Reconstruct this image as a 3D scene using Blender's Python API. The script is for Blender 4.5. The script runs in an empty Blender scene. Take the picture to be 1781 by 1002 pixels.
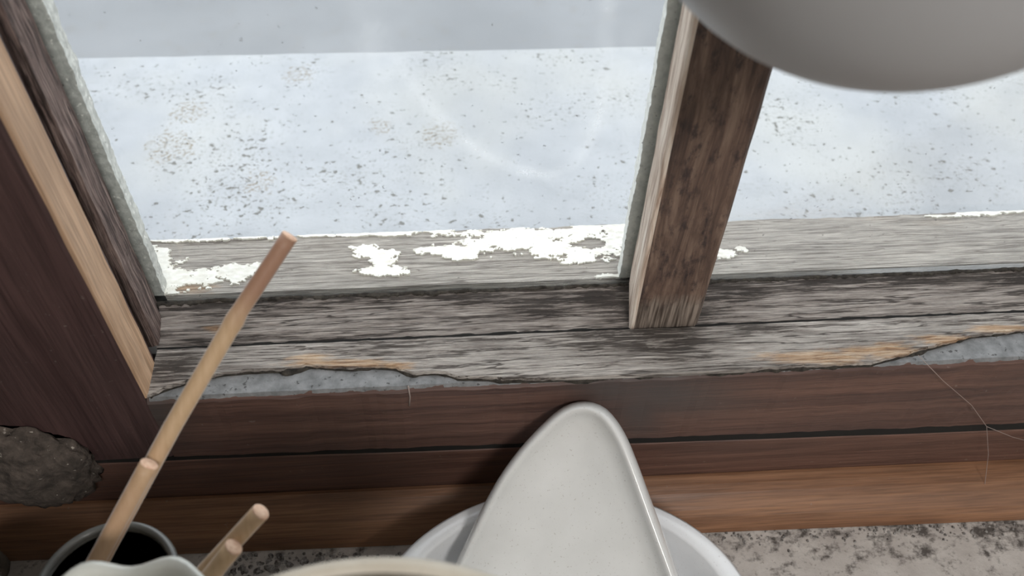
import bpy, bmesh, math, random
from mathutils import Vector, Matrix, noise

# ------------------------------------------------------------------ camera
W, H, F = 1781, 1002, 1500.0
def _camera_axes():
    nad = Vector((838 - 890.5, 1830 - 501, F))           # where plumb lines meet, image coordinates
    c = .07
    b = (-nad.x - F * c) / nad.y
    Z = -nad.normalized()
    X = Vector((1, b, c)); X -= Z * X.dot(Z); X.normalize()
    return X, Z.cross(X), Z
AX, AY, AZ = _camera_axes()                              # world axes in (right, down, forward)
CAM = Vector((0, -.306, .357))
def w_of(v): return Vector((AX.dot(v), AY.dot(v), AZ.dot(v)))
def ray(u, v): return w_of(Vector((u - 890.5, v - 501, F)))
def aty(u, v, y):
    r = ray(u, v); return CAM + r * ((y - CAM.y) / r.y)
def atz(u, v, z):
    r = ray(u, v); return CAM + r * ((z - CAM.z) / r.z)
def atd(u, v, d): return CAM + ray(u, v) * (d / F)
def atplane(u, v, p, n):
    r = ray(u, v); return CAM + r * ((p - CAM).dot(n) / r.dot(n))
def px(p):
    d = p - CAM
    q = AX * d.x + AY * d.y + AZ * d.z
    return 890.5 + F * q.x / q.z, 501 + F * q.y / q.z

scene = bpy.context.scene
col = scene.collection
cam = bpy.data.cameras.new('camera')
cam_o = bpy.data.objects.new('camera', cam); col.objects.link(cam_o)
R_, D_, F_ = w_of(Vector((1, 0, 0))), w_of(Vector((0, 1, 0))), w_of(Vector((0, 0, 1)))
m = Matrix.Identity(4)
for i in range(3):
    m[i][0], m[i][1], m[i][2], m[i][3] = R_[i], -D_[i], -F_[i], CAM[i]
cam_o.matrix_world = m
cam.sensor_width = 36; cam.lens = 36 * F / W
cam.clip_start = .01; cam.clip_end = 100
cam.dof.use_dof = True; cam.dof.focus_distance = .455; cam.dof.aperture_fstop = 11.0
scene.camera = cam_o

# ------------------------------------------------------------------ light
world = bpy.data.worlds.new('overcast_sky'); scene.world = world
world.use_nodes = True
bg = world.node_tree.nodes['Background']
bg.inputs[0].default_value = (.92, .955, 1.0, 1); bg.inputs[1].default_value = 2.1
vs = scene.view_settings
vs.view_transform = 'Standard'; vs.look = 'None'; vs.gamma = 1; vs.use_curve_mapping = False
vs.exposure = 0.0
def area_light(name, loc, size, energy, colr):
    l = bpy.data.lights.new(name, 'AREA'); l.shape = 'DISK'; l.size = size; l.energy = energy; l.color = colr
    o = bpy.data.objects.new(name, l); col.objects.link(o); o.location = loc
    return o
area_light('added_fill_light', (.38, -1.5, 1.52), .55, 27, (1, .975, .95))  # added unseen lamp that brightens the interior

# ------------------------------------------------------------------ node helpers
class NM:
    def __init__(s, name):
        s.m = bpy.data.materials.new(name); s.m.use_nodes = True
        s.t = s.m.node_tree; s.t.nodes.clear()
        s.out = s.t.nodes.new('ShaderNodeOutputMaterial')
    def n(s, typ, ins=None, out=0, **props):
        nd = s.t.nodes.new('ShaderNode' + typ)
        for k, v in props.items(): setattr(nd, k, v)
        for k, v in (ins or {}).items():
            if isinstance(v, bpy.types.NodeSocket): s.t.links.new(v, nd.inputs[k])
            else: nd.inputs[k].default_value = v
        return nd.outputs[out]
    def coord(s, scale=(1, 1, 1), rot=(0, 0, 0), loc=(0, 0, 0)):
        return s.n('Mapping', {'Vector': s.n('TexCoord', out='Object'), 'Scale': scale, 'Rotation': rot, 'Location': loc})
    def noise(s, vec, scale=1, detail=4, rough=.55, dist=0): 
        return s.n('TexNoise', {'Vector': vec, 'Scale': scale, 'Detail': detail, 'Roughness': rough, 'Distortion': dist})
    def ramp(s, fac, stops, interp='LINEAR'):
        nd = s.t.nodes.new('ShaderNodeValToRGB'); cr = nd.color_ramp; cr.interpolation = interp
        while len(cr.elements) < len(stops): cr.elements.new(.5)
        for e, (p, c) in zip(cr.elements, stops):
            e.position = p; e.color = (c, c, c, 1) if isinstance(c, (int, float)) else (*c, 1)
        s.t.links.new(fac, nd.inputs[0]); return nd.outputs[0]
    def mix(s, fac, a, b, mode='MIX'):
        nd = s.t.nodes.new('ShaderNodeMix'); nd.data_type = 'RGBA'; nd.blend_type = mode
        for i, v in ((0, fac), (6, a), (7, b)):
            if isinstance(v, bpy.types.NodeSocket): s.t.links.new(v, nd.inputs[i])
            else: nd.inputs[i].default_value = v if i == 0 else (*v, 1)
        return nd.outputs[2]
    def math(s, op, a, b=0.0, clamp=False):
        nd = s.t.nodes.new('ShaderNodeMath'); nd.operation = op; nd.use_clamp = clamp
        for i, v in ((0, a), (1, b)):
            if isinstance(v, bpy.types.NodeSocket): s.t.links.new(v, nd.inputs[i])
            else: nd.inputs[i].default_value = v
        return nd.outputs[0]
    def attr(s, name): return s.n('Attribute', out='Fac', attribute_name=name)
    def xyz(s):
        nd = s.t.nodes.new('ShaderNodeSeparateXYZ')
        s.t.links.new(s.n('TexCoord', out='Object'), nd.inputs[0]); return nd.outputs
    def bsdf(s, color, rough=.6, bump=None, strength=.3, dist=.001, **kw):
        ins = {'Base Color': color if isinstance(color, bpy.types.NodeSocket) else (*color, 1), 'Roughness': rough}
        if bump is not None:
            ins['Normal'] = s.n('Bump', {'Height': bump, 'Strength': strength, 'Distance': dist})
        for k, v in kw.items(): ins[k.replace('_', ' ')] = v
        sh = s.n('BsdfPrincipled', ins)
        s.t.links.new(sh, s.out.inputs[0]); return s.m
def stretch(axis, along, across):
    return tuple(along if a == axis else across for a in 'xyz')

def weathered(name, tint=(1, 1, 1), axis='x', light=(.76, .73, .70), mid=(.43, .395, .37), dark=(.085, .072, .064), masks=True, seed=0):
    s = NM(name)
    fine = s.noise(s.coord(stretch(axis, 34, 620), loc=(seed, seed, 0)), 1, 8, .70, .5)
    fib = s.noise(s.coord(stretch(axis, 70, 1500), loc=(seed, 0, 3)), 1, 4, .65)
    crk = s.noise(s.coord(stretch(axis, 9, 210), loc=(0, seed, 2)), 1, 5, .55, .3)
    big = s.noise(s.coord(stretch(axis, 22, 90), loc=(0, seed, 7)), 1, 6, .65)
    fsh = fine
    if masks:
        br = s.noise(s.coord((60, 260, 260)), 1, 5, .65)
        def soft(a, k): return s.math('MULTIPLY', s.math('MULTIPLY', s.attr(a), s.ramp(br, [(.3, .35), (.6, 1)])), k)
        fsh = s.math('SUBTRACT', s.math('ADD', fine, soft('m_pale', .13)), soft('m_dark', .22))
    c = s.ramp(fsh, [(.37, dark), (.455, mid), (.53, tuple((a + b) / 2 for a, b in zip(mid, light))), (.62, light)])
    c = s.mix(s.ramp(big, [(.45, 0), (.68, .5)]), c, tuple(x * .55 for x in mid))
    c = s.mix(.55, c, s.ramp(fib, [(.36, .3), (.58, 1.0)]), 'MULTIPLY')
    c = s.mix(s.ramp(s.math('ABSOLUTE', s.math('SUBTRACT', crk, .5)), [(.008, .9), (.026, 0)]), c, dark)
    if masks:
        og = s.ramp(s.math('ADD', s.attr('m_orange'), s.math('MULTIPLY', s.math('SUBTRACT', br, .5), 1.3)), [(.35, 0), (.75, .75)])
        c = s.mix(og, c, s.ramp(fine, [(.38, (.20, .10, .05)), (.48, (.62, .38, .20)), (.62, (.92, .74, .54))]))
    c = s.mix(1.0, c, tint, 'MULTIPLY')
    h = s.math('ADD', fine, s.math('MULTIPLY', fib, .6))
    return s.bsdf(c, .85, h, 1.0, .0022)

def varnished(name, a, b, axis='x', rough=.5, seed=0, dirt=.35, stain=False):
    s = NM(name)
    g = s.noise(s.coord(stretch(axis, 5, 130), loc=(seed, seed, 0)), 1, 7, .6, .8)
    fib = s.noise(s.coord(stretch(axis, 30, 900), loc=(seed, 0, 0)), 1, 3)
    big = s.noise(s.coord(stretch(axis, 6, 18), loc=(3, seed, 0)), 1, 4)
    c = s.ramp(g, [(.30, a), (.70, b)])
    c = s.mix(.55, c, s.ramp(fib, [(.34, .4), (.6, 1)]), 'MULTIPLY')
    c = s.mix(s.ramp(big, [(.45, 0), (.7, dirt)]), c, tuple(x * .55 + .02 for x in a))
    sp = s.noise(s.coord((260, 260, 260)), 1, 3, .6)
    c = s.mix(s.ramp(sp, [(.70, 0), (.76, .35)]), c, (.30, .26, .23))
    if stain:
        c = s.mix(s.math('MULTIPLY', s.attr('m_dark'), .75), c, (.075, .07, .068))
    return s.bsdf(c, s.ramp(g, [(.3, rough - .08), (.7, rough + .12)]), s.math('ADD', g, s.math('MULTIPLY', fib, .5)), .35, .0008)

M = {}
M['old_grey'] = weathered('weathered_grey_wood', (1, .96, .92))
M['old_sash'] = weathered('weathered_sash_wood', (.86, .81, .78), seed=5, dark=(.07, .06, .054))
M['old_outer'] = weathered('weathered_outer_wood', (.86, .815, .775), seed=11, light=(.90, .86, .80), mid=(.64, .60, .55), dark=(.25, .22, .195))
M['stile'] = weathered('weathered_stile_wood', (.86, .76, .72), axis='z', seed=3, light=(.52, .44, .40), mid=(.24, .18, .165), dark=(.05, .035, .03), masks=False)
M['dark_x'] = varnished('dark_varnish_rail', (.082, .043, .036), (.185, .100, .075), 'x', .5, 1, stain=True)
M['dark_z'] = varnished('dark_varnish_jamb', (.062, .034, .033), (.105, .058, .054), 'z', .5, 4)
M['mould_x'] = varnished('orange_varnish_moulding', (.21, .100, .052), (.36, .185, .098), 'x', .52, 8, .5)
M['back_x'] = varnished('brown_varnish_board', (.090, .046, .036), (.185, .095, .068), 'x', .5, 12)
M['bare_z'] = varnished('bare_orange_wood', (.42, .25, .14), (.80, .55, .37), 'z', .6, 6, .6)

def bar_mat():
    s = NM('glazing_bar_wood')
    g = s.noise(s.coord((130, 130, 16)), 1, 7, .65, 1.2)
    sp = s.noise(s.coord((190, 190, 90)), 1, 5, .65)
    fib = s.noise(s.coord((900, 900, 40)), 1, 3)
    c = s.ramp(g, [(.30, (.055, .034, .028)), (.5, (.145, .090, .066)), (.70, (.29, .20, .15))])
    c = s.mix(s.ramp(sp, [(.52, 0), (.66, .85)]), c, (.035, .022, .022))
    c = s.mix(.35, c, s.ramp(fib, [(.3, .4), (.65, 1)]), 'MULTIPLY')
    z = s.math('ADD', s.xyz()[2], s.math('MULTIPLY', s.math('SUBTRACT', sp, .5), .022))
    bare = s.ramp(s.math('MULTIPLY', z, 20), [(.34, 1), (.52, 0)])
    c = s.mix(s.math('MULTIPLY', bare, .85), c, s.mix(s.ramp(fib, [(.35, 0), (.65, 1)]), (.06, .045, .035), (.36, .30, .25)))
    return s.bsdf(c, .7, s.math('ADD', g, fib), .5, .0012)
M['bar'] = bar_mat()
def bar_side():
    s = NM('glazing_bar_pale_edge')
    g = s.noise(s.coord((420, 420, 30)), 1, 6, .6, .5)
    c = s.ramp(g, [(.32, (.34, .23, .17)), (.48, (.68, .55, .45)), (.66, (.90, .81, .71))])
    return s.bsdf(c, .75, g, .6, .001)
M['bar_side'] = bar_side()

def simple(name, a, b, scale=80, rough=.8, strength=.5, spots=None, dist=.001, lo=.35, hi=.65, **kw):
    s = NM(name)
    g = s.noise(s.coord((scale,) * 3), 1, 6, .62)
    c = s.ramp(g, [(lo, a), (hi, b)])
    if spots:
        sc, th, sc_col = spots
        k = s.noise(s.coord((sc,) * 3, loc=(2, 5, 1)), 1, 4, .6)
        c = s.mix(s.ramp(k, [(th, 0), (th + .05, 1)]), c, sc_col)
    return s.bsdf(c, rough, g, strength, dist, **kw)
M['putty'] = simple('old_grey_putty', (.40, .40, .37), (.66, .66, .61), 260, .9, .6, (420, .62, (.85, .83, .77)), .0015)
M['putty_pale'] = simple('pale_bar_putty', (.66, .67, .63), (.86, .86, .81), 260, .9, .5, (420, .64, (.5, .5, .46)), .0012)
M['paint'] = simple('flaking_white_paint', (.78, .74, .65), (.93, .91, .84), 200, .7, .6, (700, .68, (.28, .25, .20)))
M['primer'] = simple('exposed_grey_primer', (.15, .155, .158), (.27, .275, .28), 130, .85, .7, (340, .62, (.08, .08, .08)))
M['grime'] = simple('black_grime_and_shade', (.012, .010, .008), (.06, .052, .042), 300, .95, .8)  # grime, and the painted shade strip under the board edge
M['black'] = NM('black_groove_shade').bsdf((.008, .007, .006), .9)  # colour of the shade inside the open gaps
M['plaster'] = simple('dirty_plaster', (.10, .085, .065), (.24, .205, .165), 60, .95, .8, (180, .68, (.45, .42, .36)), .003)
M['lump'] = simple('dusty_mortar', (.05, .040, .033), (.125, .10, .083), 160, .95, .9, (260, .66, (.42, .38, .33)), .003)
M['wallpaint'] = simple('room_wall_paint', (.70, .69, .67), (.76, .75, .73), 6, .9, .1)
M['floorboards'] = varnished('room_floor_wood', (.22, .19, .165), (.34, .30, .265), 'x', .5, 2)
M['render'] = simple('outside_wall_render', (.50, .49, .47), (.62, .61, .59), 20, .95, .4)
M['threads'] = NM('cobweb_silk').bsdf((.36, .29, .26), .6)
M['cord'] = NM('white_flex').bsdf((.6, .6, .6), .5)
s = NM('fill_light_glow'); s.t.links.new(s.n('Emission', {'Color': (1, .93, .86, 1), 'Strength': 3.0}), s.out.inputs[0]); M['fill_glow'] = s.m  # glowing disc of the added fixture
M['crumbs'] = simple('debris', (.06, .05, .045), (.42, .40, .38), 300, .95, .5)

def ceramic(name, a, b, rough=.22, specks=None, coat=.3):
    s = NM(name)
    g = s.noise(s.coord((25,) * 3), 1, 4)
    c = s.ramp(g, [(.35, a), (.65, b)])
    if specks:
        k = s.noise(s.coord((900,) * 3), 1, 2, .5)
        c = s.mix(s.ramp(k, [(.66, 0), (.72, specks)]), c, (.32, .28, .25))
    return s.bsdf(c, rough, g, .05, .001, Coat_Weight=coat)
M['dish'] = ceramic('white_glazed_dish', (.66, .66, .645), (.73, .73, .715), .2, .4)
M['bowl'] = ceramic('white_bowl_glaze', (.80, .81, .825), (.87, .88, .89), .22, .25)
M['celadon'] = ceramic('pale_celadon_glaze', (.56, .57, .52), (.68, .68, .63), .3)
M['cream'] = ceramic('cream_stoneware', (.52, .46, .37), (.68, .63, .53), .4, .3)
M['cream_in'] = ceramic('brown_inner_glaze', (.26, .22, .165), (.38, .33, .26), .45)
M['jar'] = ceramic('smoked_glass_jar', (.10, .10, .094), (.14, .14, .13), .4)
M['jar_in'] = NM('jar_dark_inside').bsdf((.012, .010, .010), .4)
M['globe'] = NM('satin_grey_globe').bsdf((.49, .49, .50), .45)
def reed_mat():
    s = NM('reed_stem')
    g = s.noise(s.coord((500, 90, 90)), 1, 4, .6)
    b = s.noise(s.coord((22, 22, 22)), 1, 3)
    c = s.ramp(g, [(.3, (.50, .335, .19)), (.7, (.60, .42, .26))])
    c = s.mix(s.ramp(b, [(.45, 0), (.7, .5)]), c, (.46, .27, .17))
    c = s.mix(s.math('MULTIPLY', s.attr('m_dark'), .8), c, (.30, .155, .105))
    return s.bsdf(c, .55, g, .25, .0006, Sheen_Weight=.6, Sheen_Roughness=.35)
M['reed'] = reed_mat()
M['reed_end'] = simple('reed_cut_end', (.72, .45, .31), (.88, .64, .48), 700, .8, .4)

def ledge_mat():
    s = NM('speckled_pale_ledge')
    g = s.noise(s.coord((30, 30, 30)), 1, 6, .6)
    base = s.ramp(g, [(.3, (.42, .435, .46)), (.7, (.50, .515, .54))])
    cl = s.noise(s.coord((16, 16, 16), loc=(.4, .2, 0)), 1, 4, .6)
    cream = s.ramp(s.noise(s.coord((7, 7, 7), loc=(1.3, .2, 0)), 1, 3), [(.45, 0), (.65, .6)])
    base = s.mix(cream, base, (.55, .55, .53))
    sp = s.noise(s.coord((150, 190, 150)), 1, 3, .55)
    sp2 = s.noise(s.coord((330, 360, 330), loc=(3, 1, 0)), 1, 3, .6)
    t = s.math('ADD', sp, s.math('MULTIPLY', s.math('SUBTRACT', cl, .5), .30))
    t2 = s.math('ADD', sp2, s.math('MULTIPLY', s.math('SUBTRACT', cl, .5), .35))
    c = s.mix(s.ramp(t2, [(.60, 0), (.68, .55)]), base, (.24, .235, .21))
    c = s.mix(s.ramp(t, [(.635, 0), (.675, .85)]), c, (.13, .125, .105))
    for (u, v, rad) in ((452, 316, .014), (300, 255, .022), (330, 195, .016), (765, 235, .017), (660, 220, .012), (520, 130, .014)):
        p = atz(u, v, -.10)
        d = s.n('VectorMath', {0: s.n('TexCoord', out='Object'), 1: (p.x, p.y, p.z)}, out=1, operation='DISTANCE')
        d = s.math('DIVIDE', d, rad)
        ring = s.ramp(s.math('ADD', d, s.math('MULTIPLY', s.math('SUBTRACT', sp, .5), 2.6)), [(.1, .45), (.6, .9), (.8, .6), (1, 0)])
        c = s.mix(s.math('MULTIPLY', ring, s.ramp(sp2, [(.46, 0), (.6, .9)])), c, (.26, .21, .14))
    return s.bsdf(c, .75, s.math('ADD', g, sp2), .25, .001)
M['ledge'] = ledge_mat()
def ground_mat():
    s = NM('grey_paved_ground')
    g = s.noise(s.coord((.9, .9, .9)), 1, 5, .55)
    g2 = s.noise(s.coord((9, 9, 9)), 1, 5, .6)
    c = s.ramp(g, [(.3, (.215, .22, .228)), (.7, (.285, .29, .30))])
    c = s.mix(s.ramp(g2, [(.55, 0), (.75, .4)]), c, (.19, .175, .155))
    return s.bsdf(c, .9, g2, .3, .01)
M['ground'] = ground_mat()
def sill_mat():
    s = NM('speckled_stone_sill')
    g = s.noise(s.coord((70, 70, 70)), 1, 6, .65)
    c = s.ramp(g, [(.3, (.42, .38, .35)), (.7, (.58, .54, .50))])
    sp = s.noise(s.coord((340, 340, 340)), 1, 3, .6)
    c = s.mix(s.ramp(sp, [(.62, 0), (.70, .45)]), c, (.24, .20, .17))
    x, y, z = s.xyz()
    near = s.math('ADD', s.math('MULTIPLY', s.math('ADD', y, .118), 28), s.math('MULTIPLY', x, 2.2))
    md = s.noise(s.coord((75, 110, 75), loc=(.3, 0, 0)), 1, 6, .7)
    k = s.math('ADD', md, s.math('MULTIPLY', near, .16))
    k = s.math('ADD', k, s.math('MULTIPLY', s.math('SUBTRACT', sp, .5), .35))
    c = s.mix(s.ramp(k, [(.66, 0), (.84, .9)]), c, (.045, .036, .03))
    return s.bsdf(c, .8, s.math('ADD', g, sp), .4, .001)
M['sill'] = sill_mat()
def glass_mat():
    s = NM('dirty_window_glass')
    cl = s.noise(s.coord((11, 11, 11)), 1, 4, .6)
    fi = s.noise(s.coord((420, 420, 420)), 1, 3, .6)
    haze = s.ramp(cl, [(.35, .008), (.75, .04)])
    sm = s.math('MULTIPLY', s.attr('smear'), s.ramp(fi, [(.3, .16), (.7, .50)]))
    spk = s.ramp(s.math('ADD', fi, s.math('MULTIPLY', cl, .2)), [(.80, 0), (.84, .5)])
    fac = s.math('ADD', haze, sm, True)
    tr = s.n('BsdfTransparent', {'Color': (.97, .985, .985, 1)})
    df = s.n('BsdfDiffuse', {'Color': (.80, .80, .79, 1)})
    tl = s.n('BsdfTranslucent', {'Color': (.98, .98, .97, 1)})
    hz = s.n('MixShader', {0: .85, 1: df, 2: tl})
    a = s.n('MixShader', {0: fac, 1: tr, 2: hz})
    dk = s.n('BsdfDiffuse', {'Color': (.16, .14, .11, 1)})
    a = s.n('MixShader', {0: spk, 1: a, 2: dk})
    gl = s.n('BsdfGlossy', {'Roughness': .04})
    fr = s.math('MULTIPLY', s.n('Fresnel', {'IOR': 1.35}), .18)
    a = s.n('MixShader', {0: fr, 1: a, 2: gl})
    s.t.links.new(a, s.out.inputs[0]); return s.m
M['glass'] = glass_mat()

# ------------------------------------------------------------------ mesh helpers
def empty(name, loc, label=None, cat=None, group=None, kind=None):
    o = bpy.data.objects.new(name, None); col.objects.link(o); o.location = loc; o.empty_display_size = .02
    return tag(o, label, cat, group, kind)
def tag(o, label=None, cat=None, group=None, kind=None):
    for k, v in (('label', label), ('category', cat), ('group', group), ('kind', kind)):
        if v: o[k] = v
    return o
def chain_loc(p):
    t = Vector((0, 0, 0))
    while p is not None:
        t += p.location; p = p.parent
    return t
def mk(name, verts, faces, mat, parent=None, smooth=False, attrs=None, recalc=True):
    me = bpy.data.meshes.new(name)
    me.from_pydata([tuple(v) for v in verts], [], faces)
    for k, vals in (attrs or {}).items():
        a = me.attributes.new(k, 'FLOAT', 'POINT'); a.data.foreach_set('value', vals)
    if recalc:
        bm = bmesh.new(); bm.from_mesh(me); bmesh.ops.recalc_face_normals(bm, faces=bm.faces); bm.to_mesh(me); bm.free()
    if smooth: me.polygons.foreach_set('use_smooth', [True] * len(me.polygons))
    me.materials.append(M[mat])
    o = bpy.data.objects.new(name, me); col.objects.link(o)
    if parent is not None:
        o.parent = parent
        if parent.type == 'EMPTY':
            o.matrix_parent_inverse = Matrix.Translation(parent.location).inverted()
    return o
def boxes(lst):
    vs, fs = [], []
    for (x0, x1, y0, y1, z0, z1) in lst:
        b = len(vs)
        vs += [(x0, y0, z0), (x1, y0, z0), (x1, y1, z0), (x0, y1, z0), (x0, y0, z1), (x1, y0, z1), (x1, y1, z1), (x0, y1, z1)]
        fs += [tuple(b + i for i in q) for q in ((0, 3, 2, 1), (4, 5, 6, 7), (0, 1, 5, 4), (1, 2, 6, 5), (2, 3, 7, 6), (3, 0, 4, 7))]
    return vs, fs
def box(name, b, mat, parent=None): return mk(name, *boxes([b]), mat, parent)
def lin(a, b, step):
    n = max(1, int(math.ceil((b - a) / step))); return [a + (b - a) * i / n for i in range(n + 1)]
def prism(name, ts, fn, axis, mat, parent=None, mask=None, smooth=False):
    """loft a closed profile along an axis; fn(t) gives the profile in the two other axes"""
    vs, fs, k = [], [], None
    for t in ts:
        pr = fn(t); k = len(pr)
        for (p, q) in pr: vs.append((t, p, q) if axis == 'x' else (p, q, t))
    for i in range(len(ts) - 1):
        for j in range(k):
            a, b = i * k + j, i * k + (j + 1) % k
            fs.append((a, b, b + k, a + k))
    fs.append(tuple(range(k))); fs.append(tuple((len(ts) - 1) * k + j for j in range(k)))
    attrs = None
    if mask: attrs = {nm: [f(Vector(v)) for v in vs] for nm, f in mask.items()}
    return mk(name, vs, fs, mat, parent, smooth, attrs)
def nz(x, y=0., z=0., s=1.): return noise.noise(Vector((x * s + 17.3, y * s + 4.1, z * s + 9.7)))
def seg_profile(pts, counts):
    """subdivide a closed profile so that masks have something to sit on"""
    out = []
    for n, a, b in zip(counts, pts, pts[1:] + pts[:1]):
        out += [(a[0] + (b[0] - a[0]) * i / n, a[1] + (b[1] - a[1]) * i / n) for i in range(n)]
    return out
def blobs(lst):
    def f(p):
        u, v = px(p); r = 0.
        for (cx, cy, rx, ry) in lst:
            d = ((u - cx) / rx) ** 2 + ((v - cy) / ry) ** 2
            r = max(r, math.exp(-d * .7))
        return r
    return f
def lathe(name, prof, cx, cy, mat, parent=None, seg=64, wob=None):
    vs, fs = [], []
    k = len(prof)
    for i in range(seg):
        th = 2 * math.pi * i / seg
        for j, (r, z) in enumerate(prof):
            dr, dz = wob(th, j) if wob else (0, 0)
            vs.append((cx + (r + dr) * math.cos(th), cy + (r + dr) * math.sin(th), z + dz))
    for i in range(seg):
        for j in range(k - 1):
            a, b = i * k + j, ((i + 1) % seg) * k + j
            fs.append((a, b, b + 1, a + 1))
    if prof[0][0] > 1e-6: fs.append(tuple(i * k for i in range(seg)))
    if prof[-1][0] > 1e-6: fs.append(tuple(i * k + k - 1 for i in range(seg)))
    return mk(name, vs, fs, mat, parent, True)
def tube(name, pts, rad, mat, parent=None, seg=14, attrs=None, cap=True):
    vs, fs = [], []
    n = len(pts); pts = [Vector(p) for p in pts]
    up = Vector((.31, .2, .93)).normalized()
    for i, p in enumerate(pts):
        t = (pts[min(i + 1, n - 1)] - pts[max(i - 1, 0)]).normalized()
        a = t.cross(up).normalized(); b = t.cross(a)
        r = rad[i] if isinstance(rad, list) else rad
        for j in range(seg):
            th = 2 * math.pi * j / seg
            vs.append(p + a * (r * math.cos(th)) + b * (r * math.sin(th)))
    for i in range(n - 1):
        for j in range(seg):
            a, b = i * seg + j, i * seg + (j + 1) % seg
            fs.append((a, b, b + seg, a + seg))
    if cap: fs += [tuple(range(seg)), tuple((n - 1) * seg + j for j in range(seg))]
    at = {k: [v[i // seg] for i in range(len(vs))] for k, v in (attrs or {}).items()}
    return mk(name, vs, fs, mat, parent, True, at)

# ------------------------------------------------------------------ setting: room and outside
SILL = -.125
ROOM = (-1.3, 1.9, -3.3, -.45, -1.0, 1.62)               # x0 x1 y0 y1 z0 z1
XL, XR, ZT = -.262, .79, 1.22                            # window opening
def struct(o): return tag(o, kind='structure')
for wb in ((-1.3, XL, -.45, .06, -1, 1.62), (XR, 1.9, -.45, .06, -1, 1.62), (XL, XR, -.45, .06, ZT, 1.62), (XL, XR, -.45, .06, -1, SILL - .03)):
    struct(box('wall_front', wb, 'wallpaint'))
struct(box('wall_left', (-1.4, -1.3, -3.3, -.45, -1, 1.62), 'wallpaint'))
struct(box('wall_right', (1.9, 2.0, -3.3, -.45, -1, 1.62), 'wallpaint'))
struct(box('wall_back', (-1.4, 2.0, -3.4, -3.3, -1, 1.62), 'wallpaint'))
ceil = struct(box('ceiling', (-1.4, 2.0, -3.4, .06, 1.62, 1.72), 'wallpaint'))
struct(box('floor', (-1.4, 2.0, -3.4, .06, -1.1, -1.0), 'floorboards'))
struct(box('window_sill', (XL, XR, -.45, -.03, SILL - .03, SILL), 'sill'))
# rough plaster skin on the left reveal
vs, fs, k = [], [], 0
ys, zs = lin(-.45, -.0565, .006), lin(SILL, .5, .006)
for y in ys:
    for z in zs: vs.append((XL + .004 + .004 * nz(0, y, z, 45) + .002 * nz(1, y, z, 160), y, z))
n2 = len(zs)
for i in range(len(ys) - 1):
    for j in range(n2 - 1): fs.append((i * n2 + j, (i + 1) * n2 + j, (i + 1) * n2 + j + 1, i * n2 + j + 1))
b0 = len(vs)
for y in ys:
    for z in zs: vs.append((XL, y, z))
fs += [tuple(b0 + q for q in reversed(f)) for f in list(fs)]
edge = [i * n2 for i in range(len(ys))] + [(len(ys) - 1) * n2 + j for j in range(1, n2)] + [i * n2 + n2 - 1 for i in range(len(ys) - 2, -1, -1)] + [j for j in range(n2 - 2, 0, -1)]
for a, b in zip(edge, edge[1:] + edge[:1]): fs.append((a, b, b0 + b, b0 + a))
struct(mk('trim_2', vs, fs, 'plaster', None, True))

LEDGE = -.10
xs = lin(-1.6, 2.2, .02)
def ledge_prof(x):
    e = .399 + .0012 * nz(x, 0, 0, 30)
    return [(.06, LEDGE), (e - .004, LEDGE), (e, LEDGE - .004), (e, LEDGE - .07), (.06, LEDGE - .07)]
struct(prism('outer_ledge', xs, ledge_prof, 'x', 'ledge'))
struct(box('wall_outside', (-6, 6, .06, .30, -2.6, LEDGE - .07), 'render'))
struct(box('ground', (-14, 14, .30, 26, -2.7, -2.6), 'ground'))

# unseen ceiling fixture added around the fill light
lathe('fill_light_housing', [(.001, 1.62), (.31, 1.62), (.31, 1.56), (.295, 1.56), (.295, 1.60), (.001, 1.60)], .38, -1.5, 'cord', ceil)
lathe('fill_light_diffuser', [(.001, 1.575), (.28, 1.575), (.28, 1.565), (.001, 1.56)], .38, -1.5, 'fill_glow', ceil)

# ------------------------------------------------------------------ the window
P1 = -.056                                               # front plane of the frame
RIGHT = .70
win = empty('window_1', (0, 0, 0), kind='structure')
tag(win, 'old weathered timber window with peeling paint and dirty panes', None)
def gap1(x): return -.0520 - .0236 * (x + .197)
def gapw(x): return .0030 + .0032 * max(0, min(1, (x + .1) / .35)) + .0006 * nz(x, 0, 0, 18)
# bottom rail of the frame
def rail_prof(x):
    e = .0006 * nz(x, 0, 0, 60) + .0004 * nz(x, 3, 0, 300)
    g = gap1(x)
    return seg_profile([(P1 + e, g + .0012), (P1 + e, -.0025 + e), (P1 + .002, 0 + e * .5), (-.026, 0), (-.026, -.012), (-.004, -.012), (-.004, g), (P1 + .0012, g)], (12, 1, 4, 1, 1, 1, 4, 1))
stain = blobs([(1150, 690, 110, 30), (1060, 680, 60, 20), (1110, 720, 40, 40), (270, 720, 40, 35)])
prism('bottom_rail', lin(-.1512, .785, .004), rail_prof, 'x', 'dark_x', win, {'m_dark': stain})
# exposed grey primer along the broken edge
def prim(x):
    e = .0005 * nz(x, 5, 0, 200)
    return [(P1 + .0008, -.0016), (P1 + .0022, .0006 + e), (-.030, .0008), (-.030, -.001), (P1 + .003, -.002)]
prism('primer_strip', lin(-.150, .668, .003), prim, 'x', 'primer', win)
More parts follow.
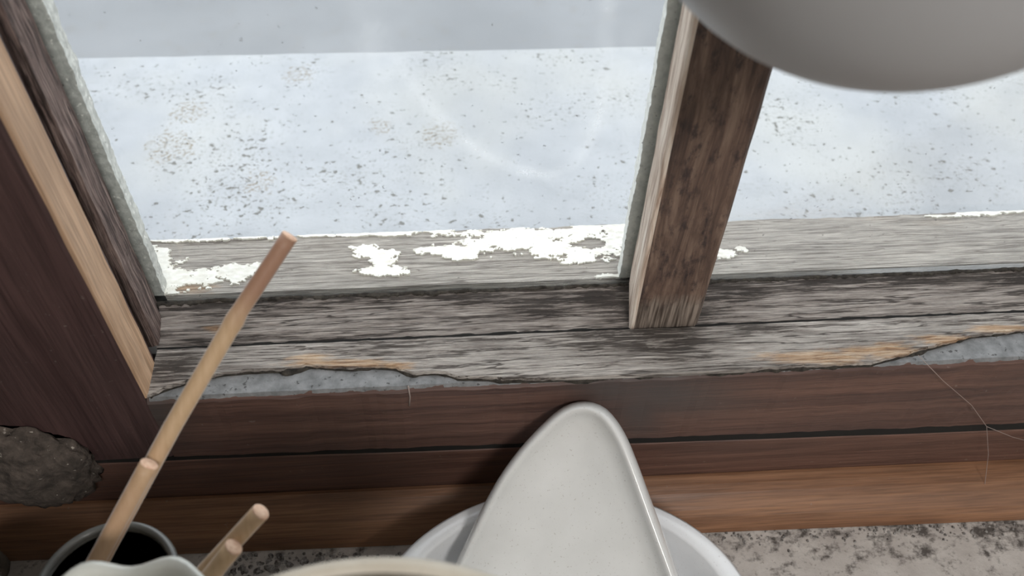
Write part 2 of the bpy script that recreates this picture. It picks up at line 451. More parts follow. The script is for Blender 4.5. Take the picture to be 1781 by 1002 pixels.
# weathered top board with its broken front edge
JAG = [(255, 690), (300, 672), (345, 660), (385, 651), (430, 647), (480, 645), (515, 642), (540, 636), (570, 640), (610, 642), (650, 638), (690, 641),
       (720, 651), (760, 648), (800, 657), (850, 659), (900, 661), (960, 661), (1020, 662), (1080, 662), (1130, 666), (1180, 664), (1220, 655),
       (1260, 650), (1330, 643), (1400, 637), (1450, 636), (1510, 633), (1560, 622), (1600, 610), (1640, 600), (1690, 585), (1740, 580), (1781, 575)]
JW = [atz(u, v, .0025) for u, v in JAG]
def jag(x):
    if x <= JW[0].x: return JW[0].y
    for a, b in zip(JW, JW[1:]):
        if x <= b.x: return a.y + (b.y - a.y) * (x - a.x) / (b.x - a.x)
    return JW[-1].y + .004 * nz(x, 8, 0, 20)
def top_prof(x):
    j = jag(x) + .0009 * nz(x, 1, 0, 160) + .0006 * nz(x, 2, 0, 600)
    j = max(P1 - .0005, min(j, -.034))
    h = .0034 + .0004 * nz(x, 4, 0, 90)
    bk = -.0264 + .0004 * nz(x, 6, 0, 120)
    pts = [(j + .0007, .0004), (j - .0001, .0004 + h * .5), (j + .0008, h)]
    n = 7
    for i in range(1, n): pts.append((j + (bk - j) * i / n, h + .0005 * nz(x * 40, j + (bk - j) * i / n * 500, 0, 1)))
    pts += [(bk, h - .0002), (bk, -.006), (bk - .004, -.006), (bk - .004, .0004)]
    return pts
mk_top = {'m_orange': blobs([(600, 632, 90, 8), (690, 637, 40, 8), (1420, 622, 100, 12), (1530, 610, 80, 12), (1640, 590, 60, 8), (1740, 572, 60, 7), (540, 622, 40, 6)]),
          'm_dark': blobs([(1120, 592, 80, 20), (1180, 600, 55, 26), (1140, 578, 80, 14), (300, 640, 50, 25), (1330, 570, 50, 6)]),
          'm_pale': blobs([(900, 630, 170, 16), (1000, 645, 130, 9), (1180, 640, 60, 8), (1350, 600, 120, 16), (1600, 570, 160, 12), (420, 625, 70, 10), (1170, 655, 90, 6), (330, 680, 60, 8)])}
prism('top_board', lin(-.1505, .668, .0018), top_prof, 'x', 'old_grey', win, mk_top)

def edge_shade(x):
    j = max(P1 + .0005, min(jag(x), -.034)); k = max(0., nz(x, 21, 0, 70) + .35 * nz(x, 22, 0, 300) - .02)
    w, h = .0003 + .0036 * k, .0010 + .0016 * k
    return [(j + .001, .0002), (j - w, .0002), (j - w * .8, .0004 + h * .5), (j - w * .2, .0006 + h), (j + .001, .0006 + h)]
prism('edge_shade', lin(-.149, .60, .0016), edge_shade, 'x', 'grime', win)  # shadow under the broken board edge, modelled as a thin dark strip
# sash rail that slopes up to the glass
def sash_prof(x):
    e = .0005 * nz(x, 0, 0, 70)
    f0, f1 = -.0226 + .0003 * nz(x, 9, 0, 130), -.0005
    pts = [(f0, -.010), (f0, .0002 + e * .4)]
    for i in range(1, 8):
        t = i / 8; pts.append((f0 + (f1 - f0) * t, .0004 + .0098 * t + .0006 * nz(x * 30, t * 6, 0, 1)))
    pts += [(f1, .0102), (f1, -.010)]
    return pts
mk_sash = {'m_dark': blobs([(1050, 520, 60, 30), (1250, 500, 70, 25), (1160, 545, 90, 22), (700, 515, 300, 9), (330, 530, 120, 12), (1500, 485, 300, 12), (1700, 480, 120, 16), (960, 540, 60, 14), (600, 590, 300, 3)]),
           'm_orange': blobs([(378, 575, 30, 6)]),
           'm_pale': blobs([(700, 570, 200, 10), (960, 572, 90, 10), (1000, 555, 40, 8), (1380, 545, 120, 8), (1640, 520, 200, 14), (500, 560, 80, 8)])}
prism('sash_rail', lin(-.1525, .668, .002), sash_prof, 'x', 'old_sash', win, mk_sash)
# outer rail beyond the glass
OY0, OZ0, OY1, OZ1 = .0045, .0098, .060, -.0045
def outer_prof(x):
    ey = .0012 * nz(x, 2, 0, 40) + .0006 * nz(x, 3, 0, 220)
    pts = [(OY0, -.03), (OY0, OZ0)]
    for i in range(1, 10):
        t = i / 10; pts.append((OY0 + (OY1 + ey - OY0) * t, OZ0 + (OZ1 - OZ0) * t + .0006 * nz(x * 35, t * 9, 2, 1)))
    pts += [(OY1 + ey, OZ1), (OY1 + ey, OZ1 - .012), (OY1 - .006, -.03)]
    return pts
mk_out = {'m_dark': blobs([(900, 500, 200, 3)]), 'm_orange': blobs([(330, 502, 50, 8)]),
          'm_pale': blobs([(400, 515, 160, 7), (700, 505, 200, 6), (950, 490, 160, 8), (1400, 468, 200, 9), (1650, 450, 160, 8), (1300, 470, 60, 12)])}
outer = prism('outer_rail', lin(-.19, .70, .003), outer_prof, 'x', 'old_outer', win, mk_out)
box('frame_base', (-.262, .785, -.004, .059, -.10, -.0285), 'render', win)

# flakes of white paint left on the outer rail: each a thin raised chip
FL = [(275, 462, 22, 28), (300, 480, 45, 20), (350, 484, 40, 15), (405, 475, 40, 14), (440, 470, 22, 12), (285, 500, 22, 14),
      (640, 436, 30, 9), (668, 450, 22, 16), (665, 470, 36, 9), (690, 404, 45, 7), (745, 402, 45, 7), (620, 407, 50, 3), (760, 437, 36, 8), (800, 440, 36, 11), (835, 428, 30, 12),
      (870, 420, 40, 16), (920, 415, 50, 18), (960, 432, 40, 16), (1000, 402, 60, 14), (1040, 425, 45, 26), (1075, 408, 25, 26), (1010, 448, 30, 10), (1062, 484, 30, 7), (900, 408, 80, 7),
      (300, 418, 55, 3), (370, 416, 40, 2.5), (430, 413, 40, 3), (550, 409, 40, 2.5), (1262, 441, 22, 8), (1288, 434, 12, 4), (1700, 371, 40, 4), (1757, 367, 34, 3.5), (1640, 376, 30, 2)]
HOLES = [(1025, 424, 24, 9), (970, 396, 22, 3), (735, 408, 16, 5), (320, 462, 16, 5), (900, 438, 12, 5)]
def flake_field(x, t):
    y = OY0 + (OY1 - OY0) * t; z = OZ0 + (OZ1 - OZ0) * t
    u, v = px(Vector((x, y, z + .0007)))
    r = -1.
    for (cx, cy, rx, ry) in FL:
        if abs(u - cx) < rx * 2 + 4 and abs(v - cy) < ry * 2 + 4:
            r = max(r, 1.15 - math.hypot((u - cx) / rx, (v - cy) / ry))
    if r < -.9: return -1
    for (cx, cy, rx, ry) in HOLES:
        d = math.hypot((u - cx) / rx, (v - cy) / ry)
        if d < 1.2: r = min(r, d - 1)
    return r + .55 * nz(x * 110, t * 10, 5, 1) + .50 * nz(x * 300, t * 24, 8, 1) + .34 * nz(x * 800, t * 60, 3, 1)
GX, GT = .0007, .0115
nx_, nt_ = int((.40 + .175) / GX), int(1.0 / GT)
cell = {}
for i in range(nx_):
    for j in range(nt_):
        if flake_field(-.175 + (i + .5) * GX, (j + .5) * GT) > .12: cell[(i, j)] = 0
comps, seen = [], set()
for c0 in cell:
    if c0 in seen: continue
    st, cur = [c0], []; seen.add(c0)
    while st:
        c = st.pop(); cur.append(c)
        for d in ((1, 0), (-1, 0), (0, 1), (0, -1)):
            q = (c[0] + d[0], c[1] + d[1])
            if q in cell and q not in seen: seen.add(q); st.append(q)
    comps.append(cur)
comps.sort(key=len, reverse=True)
def flake_mesh(name, cells, kind=None):
    cs = set(cells); vid = {}; vs = []; fs = []
    def vtx(i, j, top):
        k_ = (i, j, top)
        if k_ not in vid:
            x = -.175 + i * GX + .0004 * nz(i * 1.7, j * 2.3, 1, 1); t = j * GT + .006 * nz(i * 2.1, j * 1.9, 3, 1)
            lift = (.0011 + .0006 * nz(i * .15, j * .2, 2, 1)) if top else -.0006
            vid[k_] = len(vs); vs.append((x, OY0 + (OY1 - OY0) * t, OZ0 + (OZ1 - OZ0) * t + lift))
        return vid[k_]
    for (i, j) in cells:
        fs.append((vtx(i, j, 1), vtx(i + 1, j, 1), vtx(i + 1, j + 1, 1), vtx(i, j + 1, 1)))
        for (di, dj, a, b) in ((-1, 0, (i, j), (i, j + 1)), (1, 0, (i + 1, j + 1), (i + 1, j)), (0, -1, (i + 1, j), (i, j)), (0, 1, (i, j + 1), (i + 1, j + 1))):
            if (i + di, j + dj) not in cs:
                fs.append((vtx(*a, 1), vtx(*b, 1), vtx(*b, 0), vtx(*a, 0)))
    o = mk(name, vs, fs, 'paint', None, False, None, False)
    o.parent = outer; o.matrix_parent_inverse = Matrix.Identity(4)
    if kind: o['kind'] = kind
    return o
rest = []
for c in comps:
    if len(c) >= 45: flake_mesh('paint_flake', c)
    elif len(c) > 1: rest += c
if rest: flake_mesh('paint_crumbs', rest, 'stuff')

# grime packed along the foot of the glass
def grime(name, x0, x1, seed):
    pts = lin(x0, x1, .0015)
    def pr(x):
        w = .0012 + .0022 * max(0, nz(x, seed, 0, 55)) + .0010 * nz(x, seed, 3, 400)
        h = .0003 + .0018 * max(0, nz(x, seed, 5, 80)) + .0006 * nz(x, seed, 6, 400)
        return [(-.0008 - w, .0090), (-.0008 - w * .6, .0098 + h * .7), (-.0006, .0102 + h), (-.0002, .0102 + h), (-.0002, .0085)]
    return prism(name, pts, pr, 'x', 'grime', win)
grime('grime_bead', -.1545, .0935, 1); grime('grime_bead', .131, .378, 2)

def groove(name, ts, fn, axis, mat='grime'): return prism(name, ts, fn, axis, mat, win)  # black fillers that put the shade into the open gaps
groove('groove_shade', lin(-.152, .668, .004), lambda x: [(-.0268, -.008), (-.0268, -.0004 + .0006 * nz(x, 3, 0, 90)), (-.0222, .0002 + .0006 * nz(x, 5, 0, 120)), (-.0222, -.008)], 'x', 'black')
groove('groove_shade', lin(XL, .785, .01), lambda x: [(P1 + .0004, gap1(x) - gapw(x) - .001), (P1 + .0006, gap1(x) + .0006), (-.012, gap1(x) + .0006), (-.012, gap1(x) - gapw(x) - .001)], 'x', 'black')
groove('groove_shade', lin(.0015, 1.15, .02), lambda z: [(-.1645, -.0316), (-.1565, -.0316), (-.1565, -.0242), (-.1645, -.0242)], 'z', 'black')
# left jamb: dark face, bare reveal strip, sash stile, putty
def jamb_prof(z):
    e = .0005 * nz(z, 4, 0, 30)
    return [(XL, P1), (-.1530, P1), (-.1513 + e, P1 + .0008), (-.1513 + e, -.0318), (-.166, -.0318), (-.166, -.008), (XL, -.008)]
prism('jamb', lin(-.0515, 1.20, .02), jamb_prof, 'z', 'dark_z', win)
def strip_prof(z):
    e = .0005 * nz(z, 1, 0, 50)
    return [(-.1520, P1 + .0010), (-.1500 + e, P1 + .0012), (-.1495 + e, P1 + .003), (-.1500 + e, -.0350), (-.1512 + e, -.0335), (-.1545, -.0330), (-.1545, P1 + .003)]
prism('reveal_strip', lin(.0015, 1.18, .006), strip_prof, 'z', 'bare_z', win)
def stile_prof(z):
    e = .0006 * nz(z, 2, 0, 60)
    return [(-.172, -.0240), (-.1535, -.0240), (-.1508 + e, -.0228), (-.1512 + e, -.0075), (-.1538 + e, -.0055), (-.1538 + e, -.0005), (-.172, -.0005)]
prism('sash_stile', lin(.0026, 1.15, .006), stile_prof, 'z', 'stile', win)
def putty_strip(name, xg, xe, z0, seed, mat='putty'):
    """triangular putty fillet outside the glass; xg on the timber side, xe on the pane side"""
    sg = 1 if xe > xg else -1
    def pr(z):
        w = abs(xe - xg) + .0010 * nz(z, seed, 0, 25) + .0007 * nz(z, seed, 4, 150) + .0005 * nz(z, seed, 7, 500)
        b = .0175 + .0015 * nz(z, seed, 2, 60)
        return [(xg, .0045), (xg + sg * (w + .0004), .0045), (xg + sg * w, .0065), (xg + sg * (w - .0008), b - .003), (xg + sg * (w - .003), b), (xg, b + .001)]
    return prism(name, lin(z0, 1.15, .0016), pr, 'z', mat, win)
putty_strip('putty_strip', -.172, -.1505, .004, 1)
box('outer_stile', (-.20, -.166, .0046, .03, -.004, 1.16), 'stile', win)

# glazing bars
def glazing_bar(x0, x1):
    b = empty('glazing_bar', (0, 0, 0)); b.parent = win
    def pr(z):
        e = .0003 * nz(z, x0 * 9, 0, 40); g = .0003 * nz(z, x0 * 5, 3, 60)
        return [(x0 + .0022, -.0236), (x1 - .0020, -.0236), (x1 + g, -.0218), (x1 + g, -.0003), (x0 + .0030, -.0003)]
    o = prism('front', lin(.0, 1.15, .01), pr, 'z', 'bar', None); o.parent = b
    def ps(z):
        e = .0004 * nz(z, x0 * 7, 0, 70)
        return [(x0 + e, -.0228), (x0 + .0008, -.0238), (x0 + .0024, -.0239), (x0 + .0034, -.0004), (x0 + .0024 + e, -.0004)]
    o = prism('pale_edge', lin(.0, 1.15, .005), ps, 'z', 'bar_side', None); o.parent = b
    o = box('outer_tongue', (x0 + .012, x1 - .012, .0046, .026, -.003, 1.15), 'stile'); o.parent = b
    for (a, c, sd) in ((x0 + .0121, x0 - .0018, 3), (x1 - .0121, x1 - .001, 4)):
        o = putty_strip('putty_strip', a, c, .008, sd + x0 * 10, 'putty_pale'); o.parent = b; o.matrix_parent_inverse = Matrix.Identity(4)
glazing_bar(.0935, .1310); glazing_bar(.3790, .4165)
# right side and top of the window, out of view
prism('sash_stile', lin(.0026, 1.15, .05), lambda z: [(.665, -.0235), (.685, -.0235), (.685, -.0005), (.667, -.0005)], 'z', 'stile', win)
prism('jamb', lin(-.0005, 1.20, .1), lambda z: [(.668, P1), (.785, P1), (.785, -.008), (.686, -.008), (.686, -.0245), (.668, -.0245)], 'z', 'dark_z', win)
box('top_rail', (-.1525, .668, -.0235, -.0005, 1.15, 1.20), 'stile', win)
box('frame_head', (XL, .785, P1, .05, 1.2005, 1.22), 'dark_x', win)

# panes
SM = [[(690, 110), (730, 165), (790, 232), (850, 272), (910, 300), (960, 304), (1005, 280), (1030, 235), (1045, 190), (1052, 100), (1056, 10)],
      [(640, 20), (660, 110), (668, 180), (690, 230)], [(1100, 60), (1090, 250)]]
SMW = [[aty(u, v, -.0) for u, v in l] for l in SM]
WID = [.0034, .0075, .006]; AMP = [.9, .45, .3]
def smear(x, z):
    r = 0.
    for l, w, a in zip(SMW, WID, AMP):
        for p, q in zip(l, l[1:]):
            dx, dz = q.x - p.x, q.z - p.z
            t = max(0, min(1, ((x - p.x) * dx + (z - p.z) * dz) / (dx * dx + dz * dz)))
            d = math.hypot(x - p.x - dx * t, z - p.z - dz * t) / w
            r = max(r, a * math.exp(-d * d) * (.6 + .5 * nz(x, z, 0, 90)))
    return r
def pane(x0, x1, fine):
    xs = lin(x0, x1, .0022 if fine else .1)
    zs = (lin(.0095, .26, .0022) if fine else [.0095, .26]) + [1.16]
    vs, fs, sm = [], [], []
    for y in (.0, .0040):
        for x in xs:
            for z in zs:
                vs.append((x, y, z)); sm.append(smear(x, z) if fine and y == 0 else 0.)
    n, k = len(zs), len(xs)
    o_ = n * k
    for i in range(k - 1):
        for j in range(n - 1):
            a = i * n + j
            fs.append((a, a + n, a + n + 1, a + 1)); fs.append((o_ + a, o_ + a + 1, o_ + a + n + 1, o_ + a + n))
    per = [i * n for i in range(k)] + [(k - 1) * n + j for j in range(1, n)] + [i * n + n - 1 for i in range(k - 2, -1, -1)] + [j for j in range(n - 2, 0, -1)]
    for a, b in zip(per, per[1:] + per[:1]): fs.append((a, o_ + a, o_ + b, b))
    return mk('pane', vs, fs, 'glass', win, False, {'smear': sm})
pane(-.170, .1118, True); pane(.1126, .3973, True); pane(.3983, .683, False)

# ------------------------------------------------------------------ trim below the window
trim = empty('trim_1', (.26, P1, SILL), kind='structure')
def seam(x): return -.0930 - .0215 * (x + .21)
def foot_y(x): return -.0781 - .0205 * (x + .108)
def board(x):
    t = gap1(x) - gapw(x)
    return [(P1 - .0001, seam(x) - .012), (P1 - .0001, t - .0006), (P1 + .0004, t), (-.010, t), (-.010, seam(x) - .012)]
prism('back_board', lin(XL, .785, .01), board, 'x', 'back_x', trim)
def quarter(x):
    s_, fy = seam(x), foot_y(x)
    y0 = P1 - .0004
    pts = [(y0, SILL + .0004), (y0, s_ - .0004)]
    for i in range(0, 9):
        a = i / 8 * math.pi / 2
        pts.append((y0 - .0020 + (fy - y0 + .0020) * math.sin(a), SILL + .0006 + (s_ - SILL - .0008) * (math.cos(a) * .75 + .25 * (1 - i / 8))))
    return pts
prism('quarter_round', lin(XL, .785, .01), quarter, 'x', 'mould_x', trim)

# ------------------------------------------------------------------ things on the sill
# white bowl
bc = (.0495, -.1515)
BZ = -.073
bowl = empty('serving_bowl', (bc[0], bc[1], SILL), 'round white glazed bowl standing behind the leaning pointed dish', 'bowl')
RB = .0972
BK = .75 / .976
bo = lathe('body', [(.001, SILL + .0005), (.052, SILL + .0005), (.058, SILL + .004), (.078, SILL + .020), (.090, BZ - .010), (RB - .0012, BZ - .001), (RB, BZ + .0012),
               (RB - .002, BZ + .0024), (RB - .0100, BZ + .0022), (RB - .0115, BZ + .0008), (RB - .0128, BZ - .012), (.072, SILL + .022), (.068, SILL + .015), (.050, SILL + .007), (.001, SILL + .006)], bc[0], bc[1], 'bowl', bowl, 96)
for v in bo.data.vertices: v.co.y = bc[1] + (v.co.y - bc[1]) * BK
# pointed dish leaning in the bowl against the rail
tip = Vector((.0625, -.0635, -.0075))
low = Vector((.0500, -.1310, -.0600))
ax = (low - tip).normalized()
sd = Vector((1, 0, 0)); sd = (sd - ax * sd.dot(ax)).normalized()
nrm = sd.cross(ax).normalized()
if nrm.z < 0: nrm = -nrm
roll = Matrix.Rotation(math.radians(12), 3, ax)
OUT_L = [(1010, 698), (985, 704), (960, 720), (920, 760), (890, 795), (862, 835), (835, 885), (812, 932), (795, 968), (780, 1001)]
OUT_R = [(1010, 698), (1038, 702), (1062, 718), (1088, 756), (1108, 805), (1128, 860), (1148, 915), (1163, 955), (1180, 1001)]
def plane2(u, v, nn):
    p = atplane(u, v, tip, nn) - tip
    return p.dot(sd2), p.dot(ax)
nn = roll @ nrm; sd2 = nn.cross(ax).normalized()
if sd2.x < 0: sd2 = -sd2
L2 = [plane2(u, v, nn) for u, v in OUT_L]; R2 = [plane2(u, v, nn) for u, v in OUT_R]
def extend(l, a_end, b_end):
    (x0, y0), (x1, y1) = l[-2], l[-1]
    sl = (x1 - x0) / (y1 - y0)
    return l + [(x1 + sl * .0085, y1 + .010), (x1 + sl * .013, y1 + .020), (x1 + sl * .012, y1 + .031), (x1 * .84, y1 + .046), (x1 * .45, y1 + .057)]
L3, R3 = extend(L2, 0, 0), extend(R2, 0, 0)
end = (0.5 * (L3[-1][0] + R3[-1][0]), max(L3[-1][1], R3[-1][1]) + .003)
poly = list(reversed(L3)) + R3[1:] + [end]
def resample(pl, n):
    P = [Vector((a, b)) for a, b in pl]; P.append(P[0])
    for _ in range(3):                                   # corner cutting keeps the outline smooth
        Q = []
        for a, b in zip(P, P[1:]): Q += [a * .75 + b * .25, a * .25 + b * .75]
        P = Q + [Q[0]]
    ln = [0.]
    for a, b in zip(P, P[1:]): ln.append(ln[-1] + (b - a).length)
    out, k = [], 0
    for i in range(n):
        s_ = ln[-1] * i / n
        while ln[k + 1] < s_: k += 1
        f = (s_ - ln[k]) / max(1e-9, ln[k + 1] - ln[k]); out.append(P[k].lerp(P[k + 1], f))
    return out
OL = resample(poly, 110)
cen = sum(OL, Vector((0, 0))) / len(OL)
def inset(d):
    out = []
    n = len(OL)
    for i, p in enumerate(OL):
        t = (OL[(i + 2) % n] - OL[i - 2]).normalized(); nr = Vector((-t.y, t.x))
        if nr.dot(cen - p) < 0: nr = -nr
        out.append(p + nr * d)
    return out
RINGS = [(.012, -.0165), (.006, -.0158), (.0018, -.0140), (.0001, -.0110), (.0000, -.0080), (.0006, -.0046), (.0016, -.0018), (.0028, -.0003), (.0038, 0), (.0048, -.0007), (.0060, -.0028), (.0076, -.0056), (.0100, -.0078), (.015, -.0094)]
vs, fs = [], []
for d, h in RINGS:
    for p in inset(d):
        vs.append(tip + sd2 * p.x + ax * p.y + nn * h)
n = len(OL)
for k in range(len(RINGS) - 1):
    for i in range(n):
        a, b = k * n + i, k * n + (i + 1) % n
        fs.append((a, b, b + n, a + n))
# floor of the dish: shrink towards the middle
base = inset(.015)
prev = (len(RINGS) - 1) * n
for fcr in (.6, .25):
    st = len(vs)
    for p in base:
        q = cen + (p - cen) * fcr; vs.append(tip + sd2 * q.x + ax * q.y + nn * (-.0100 - .0012 * (1 - fcr)))
    for i in range(n): fs.append((prev + i, prev + (i + 1) % n, st + (i + 1) % n, st + i))
    prev = st
fs.append(tuple(prev + i for i in range(n)))
fs.append(tuple(range(n)))
dish = mk('pointed_dish', vs, fs, 'dish', None, True)
tag(dish, 'white glazed pointed oval dish leaning upright against the window rail', 'dish')

# jar with reeds
jz = .040
RP = [(75, 1000), (100, 950), (140, 922), (190, 911), (250, 918), (290, 945), (318, 975)]
rp = [atz(u, v, jz) for u, v in RP]
def fit_circle(ps):
    import numpy as np
    A = np.array([[2 * p.x, 2 * p.y, 1] for p in ps]); b = np.array([p.x ** 2 + p.y ** 2 for p in ps])
    s_ = np.linalg.lstsq(A, b, rcond=None)[0]
    return s_[0], s_[1], math.sqrt(s_[2] + s_[0] ** 2 + s_[1] ** 2)
jx, jy, jr = fit_circle(rp)
jar = empty('reed_jar', (jx, jy, SILL), 'tall dark jar with a thin grey rim holding the wooden sticks', 'jar')
lathe('body', [(.001, SILL + .0005), (jr - .002, SILL + .0005), (jr + .000, SILL + .006), (jr - .002, jz - .03), (jr - .003, jz - .012), (jr - .001, jz - .003), (jr - .004, jz - .003), (jr - .0055, jz - .012), (jr - .005, jz - .03), (jr - .004, SILL + .008), (.001, SILL + .008)], jx, jy, 'jar_in', jar, 56)
lathe('rim', [(jr - .0030, jz - .0029), (jr - .0002, jz - .0029), (jr + .0004, jz - .0010), (jr - .0004, jz + .0006), (jr - .0015, jz + .0010), (jr - .0026, jz + .0004), (jr - .0032, jz - .0010), (jr - .0030, jz - .0029)], jx, jy, 'jar', jar, 56)

RR = .0033
def reed(label, pts, extra, r=RR, node=None):
    """pts: 3-D points from the foot to the cut end"""
    P = [Vector(p) for p in pts]
    P = [P[0] + (P[0] - P[1]).normalized() * extra] + P
    fine_, dk = [], []
    for a, b in zip(P, P[1:]):
        k = max(2, int((b - a).length / .004))
        fine_ += [a.lerp(b, i / k) for i in range(k)]
    fine_.append(P[-1])
    L = len(fine_)
    rad, dk = [], []
    for i, p in enumerate(fine_):
        t = i / (L - 1)
        q = r * (1 + .03 * nz(p.x, p.y, p.z, 60)); d = 0.
        if node is not None:
            q *= 1 + .10 * math.exp(-((t - node) / .012) ** 2) - (.06 if t > node else 0)
            d = max(0, min(1, (t - node) * 9 + .25)) if t > node - .03 else 0
        rad.append(q); dk.append(d)
    e = empty('reed_stick', P[0], label, 'stick', 'wooden sticks in the jar')
    tube('stem', fine_, rad, 'reed', e, 16, {'m_dark': dk})
    t = (fine_[-1] - fine_[-2]).normalized()
    tube('cut_end', [fine_[-1] - t * .0002, fine_[-1] + t * .0003, fine_[-1] + t * .0007], [rad[-1] * 1.0, rad[-1] * 1.0, rad[-1] * .9], 'reed_end', e, 16)
    return e
fo = atz(176, 970, jz + .010)
def dep(p): d = p - CAM; return (AX * d.x + AY * d.y + AZ * d.z).z
d0 = dep(fo)
def along(uvs, da, db):
    n = len(uvs) - 1; L = [0.]
    for a, b in zip(uvs, uvs[1:]): L.append(L[-1] + math.hypot(b[0] - a[0], b[1] - a[1]))
    return [atd(u, v, da + (db - da) * l / L[-1]) for (u, v), l in zip(uvs, L)]
reed('longest wooden stick, its tip in front of the flaking sill paint', along([(177, 970), (300, 742), (418, 540), (503, 412)], d0, d0 - .012), .028, node=.80)
reed('wooden stick cut short, lying along the longest stick', along([(171, 970), (259, 808)], d0 - .0069, d0 - .0115), .022)
reed('short upper wooden stick pointing right, round pale cut end', along([(352, 1000), (453, 891)], d0 - .012, d0 - .020), .030)
reed('shortest stick pointing right, just below its neighbour', along([(368, 1000), (406, 952)], d0 - .0185, d0 - .0225), .026)

# wavy rimmed vase in front of the jar
vz = .088
wx, wy, wr = fit_circle([atz(u, v, vz) for u, v in ((110, 1001), (165, 977), (240, 977), (300, 974), (380, 1000))])
wc = (wx, wy)
def wavy(th, j):
    k = WP[j]
    return (.0016 * math.cos(12 * th + math.pi) * k - .0012 * k, .0012 * math.cos(12 * th + math.pi) * k)
WPROF = [(.001, SILL + .0005), (.026, SILL + .0005), (.032, SILL + .02), (.030, SILL + .10), (.020, vz - .06), (.020, vz - .03), (wr - .012, vz - .012), (wr, vz - .0010), (wr + .0004, vz + .0008), (wr - .0012, vz + .0016), (wr - .0035, vz), (wr - .015, vz - .012), (.016, vz - .03), (.016, vz - .06), (.026, SILL + .10), (.026, SILL + .02), (.001, SILL + .01)]
WP = [0, 0, 0, 0, 0, .2, .8, 1, 1, 1, 1, .8, .2, 0, 0, 0, 0]
wv = lathe('wavy_vase', WPROF, wc[0], wc[1], 'celadon', None, 112, wavy)
tag(wv, 'pale ceramic vase with a wavy rim at the lower left edge', 'vase')

# flared cream vase at the bottom edge
cz = .155
cp = [atz(u, v, cz) for u, v in ((470, 1000), (540, 974), (640, 963), (740, 970), (870, 1001))]
cx_, cy_, cr = fit_circle(cp)
sx = cx_ - .020; sy = cy_ - .022
cv = empty('flared_vase', (cx_, cy_, SILL), 'cream stoneware vase with a wide flared rim at the bottom edge', 'vase')
def cvw(th, j):
    return (.0006 * math.sin(3 * th), 0)
CP = [(.001, SILL + .0005), (.028, SILL + .0005), (.030, SILL + .01), (.031, SILL + .09), (.026, cz - .085), (.028, cz - .06), (cr - .020, cz - .022), (cr - .002, cz - .003), (cr, cz - .0006), (cr - .0010, cz + .0008), (cr - .0035, cz), (cr - .022, cz - .019), (.024, cz - .058), (.022, cz - .085), (.027, SILL + .09), (.026, SILL + .012), (.001, SILL + .01)]
lathe('body', CP, cx_, cy_, 'cream', cv, 96, cvw)
lathe('inner_glaze', [(cr - .0042, cz - .0003), (cr - .0050, cz - .0002), (cr - .0222, cz - .0178), (.0232, cz - .0572), (.0215, cz - .085), (.0218, cz - .085), (.0236, cz - .0580), (cr - .0222, cz - .0190), (cr - .0042, cz - .0008), (cr - .0042, cz - .0003)], cx_, cy_, 'cream_in', cv, 96, cvw)

# second dark jar cut by the left edge
p = atz(-6, 985, .0)
lathe_r = .026
oj = empty('small_jar', (p.x - .012, p.y - lathe_r, SILL), 'dark grey jar rim cut off by the lower left corner', 'jar')
q = (p.x - .012, p.y - lathe_r)
lathe('body', [(.001, SILL + .0005), (lathe_r, SILL + .0005), (lathe_r + .002, SILL + .01), (lathe_r + .002, -.02), (lathe_r - .001, -.003), (lathe_r - .004, -.003), (lathe_r - .004, SILL + .01), (.001, SILL + .01)], q[0], q[1], 'jar_in', oj, 40)
lathe('rim', [(lathe_r - .0042, -.0029), (lathe_r, -.0029), (lathe_r + .0006, 0), (lathe_r - .002, .0016), (lathe_r - .0044, 0), (lathe_r - .0042, -.0029)], q[0], q[1], 'jar', oj, 40)

# ------------------------------------------------------------------ grey globe lamp in front of the right pane
gd = .185
gc = atd(1612, -408, gd); gr = 556 * gd / F
gl = empty('globe_lamp', gc, 'smooth grey globe lamp hanging blurred before the right pane', 'lamp')
prof = [(max(.0005, gr * math.sin(a)), gc.z - gr * math.cos(a)) for a in [math.pi * i / 40 for i in range(0, 39)]]
prof[0] = (.0004, gc.z - gr)
lathe('globe', prof, gc.x, gc.y, 'globe', gl, 72)
zt = gc.z + gr * .985
lathe('cap', [(.001, zt - .004), (.016, zt - .004), (.016, zt + .012), (.006, zt + .022), (.001, zt + .022)], gc.x, gc.y, 'cord', gl, 32)
tube('flex', [(gc.x, gc.y, zt + .02), (gc.x, gc.y, .7), (gc.x, gc.y, ZT)], .0025, 'cord', gl, 10)

# ------------------------------------------------------------------ dirt and small things
def lump():
    bm = bmesh.new(); bmesh.ops.create_icosphere(bm, subdivisions=5, radius=1)
    c = aty(62, 806, P1 - .001)
    for v in bm.verts:
        d = v.co.normalized()
        r = 1 + .22 * nz(d.x, d.y, d.z, 2.2) + .10 * nz(d.x, d.y, d.z, 6) + .04 * nz(d.x, d.y, d.z, 18)
        v.co = Vector((c.x + d.x * r * .030, min(P1 - .0002, c.y + d.y * r * .016), c.z + d.z * r * .034))
        v.co.x = max(v.co.x, XL + .004)
    me = bpy.data.meshes.new('mortar_lump'); bm.to_mesh(me); bm.free()
    me.polygons.foreach_set('use_smooth', [True] * len(me.polygons)); me.materials.append(M['lump'])
    o = bpy.data.objects.new('mortar_lump', me); col.objects.link(o)
    tag(o, 'rough dusty grey-brown clump stuck in the lower left window corner', 'debris')
lump()
rnd = random.Random(4)
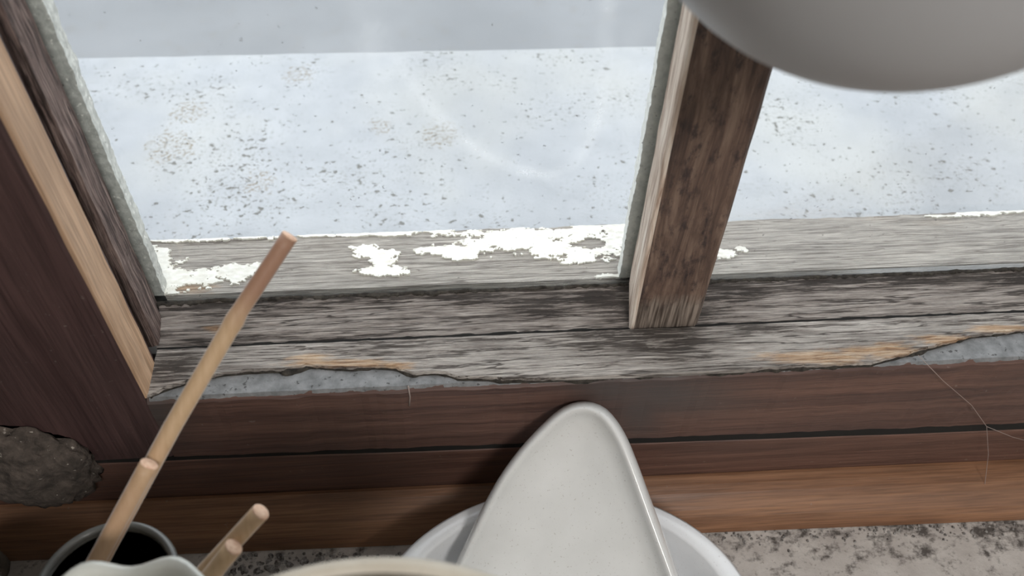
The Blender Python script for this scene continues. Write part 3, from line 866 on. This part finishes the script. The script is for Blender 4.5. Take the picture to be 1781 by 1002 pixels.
def crumbs(name, label, spots):
    vs, fs = [], []
    for (x, y, z, r) in spots:
        b = len(vs); k = 7
        for j in range(2):
            for i in range(k):
                th = 2 * math.pi * i / k; q = r * (.7 + .6 * rnd.random()) * (1 if j == 0 else .55)
                vs.append((x + q * math.cos(th), y + q * math.sin(th), z + (0 if j == 0 else r * (.5 + .5 * rnd.random()))))
        for i in range(k): fs.append((b + i, b + (i + 1) % k, b + k + (i + 1) % k, b + k + i))
        fs += [tuple(b + k + i for i in range(k)), tuple(b + i for i in reversed(range(k)))]
    return tag(mk(name, vs, fs, 'crumbs'), label, 'debris', None, 'stuff')
sp = []
for i in range(260):
    q = atz(rnd.uniform(395, 720), rnd.uniform(962, 1015), SILL + .0003)
    if q.y < foot_y(q.x) - .002 and math.hypot(q.x - bc[0], (q.y - bc[1]) / BK) > .104: sp.append((q.x, q.y, SILL + .0003, rnd.choice((.0006, .0009, .0013, .0018))))
for i in range(140):
    u = rnd.uniform(1225, 1781); q = atz(u, 921 - (u - 1225) * .034 + abs(rnd.gauss(0, 14)) + 6, SILL + .0003)
    if math.hypot(q.x - bc[0], (q.y - bc[1]) / BK) > .104: sp.append((q.x, q.y, SILL + .0003, rnd.choice((.0004, .0006, .0009))))
crumbs('sill_debris', 'dark crumbs of dirt scattered on the stone sill below the wood', sp)

def thread(name, label, lines, r=.00016):
    vs_, fs_ = [], []
    for pts in lines:
        seg = 6; b = len(vs_); pts = [Vector(p) for p in pts]
        for i, p in enumerate(pts):
            t = (pts[min(i + 1, len(pts) - 1)] - pts[max(i - 1, 0)]).normalized()
            a = t.cross(Vector((.2, .9, .4))).normalized(); c = t.cross(a)
            for j in range(seg):
                th = 2 * math.pi * j / seg; vs_.append(p + (a * math.cos(th) + c * math.sin(th)) * r)
        for i in range(len(pts) - 1):
            for j in range(seg): fs_.append((b + i * seg + j, b + i * seg + (j + 1) % seg, b + (i + 1) * seg + (j + 1) % seg, b + (i + 1) * seg + j))
        fs_ += [tuple(b + j for j in range(seg)), tuple(b + (len(pts) - 1) * seg + j for j in range(seg))]
    return tag(mk(name, vs_, fs_, 'threads', None, True), label, 'cobweb')
thread('cobweb_strand', 'thin pale cobweb strands hanging across the brown rail at right',
       [[aty(1597, 618, P1 - .002), aty(1640, 662, P1 - .003), aty(1690, 705, P1 - .003), aty(1716, 742, P1 - .003), aty(1719, 790, P1 - .006), aty(1712, 850, P1 - .016), aty(1715, 876, P1 - .021)],
        [aty(1716, 742, P1 - .003), aty(1760, 760, P1 - .0035), aty(1790, 768, P1 - .002)]])
thread('cobweb_strand', 'short pale cobweb thread on the brown rail left of the dish', [[aty(710, 672, P1 - .0008), aty(713, 690, P1 - .0008), aty(712, 706, P1 - .0008)]], .0004)
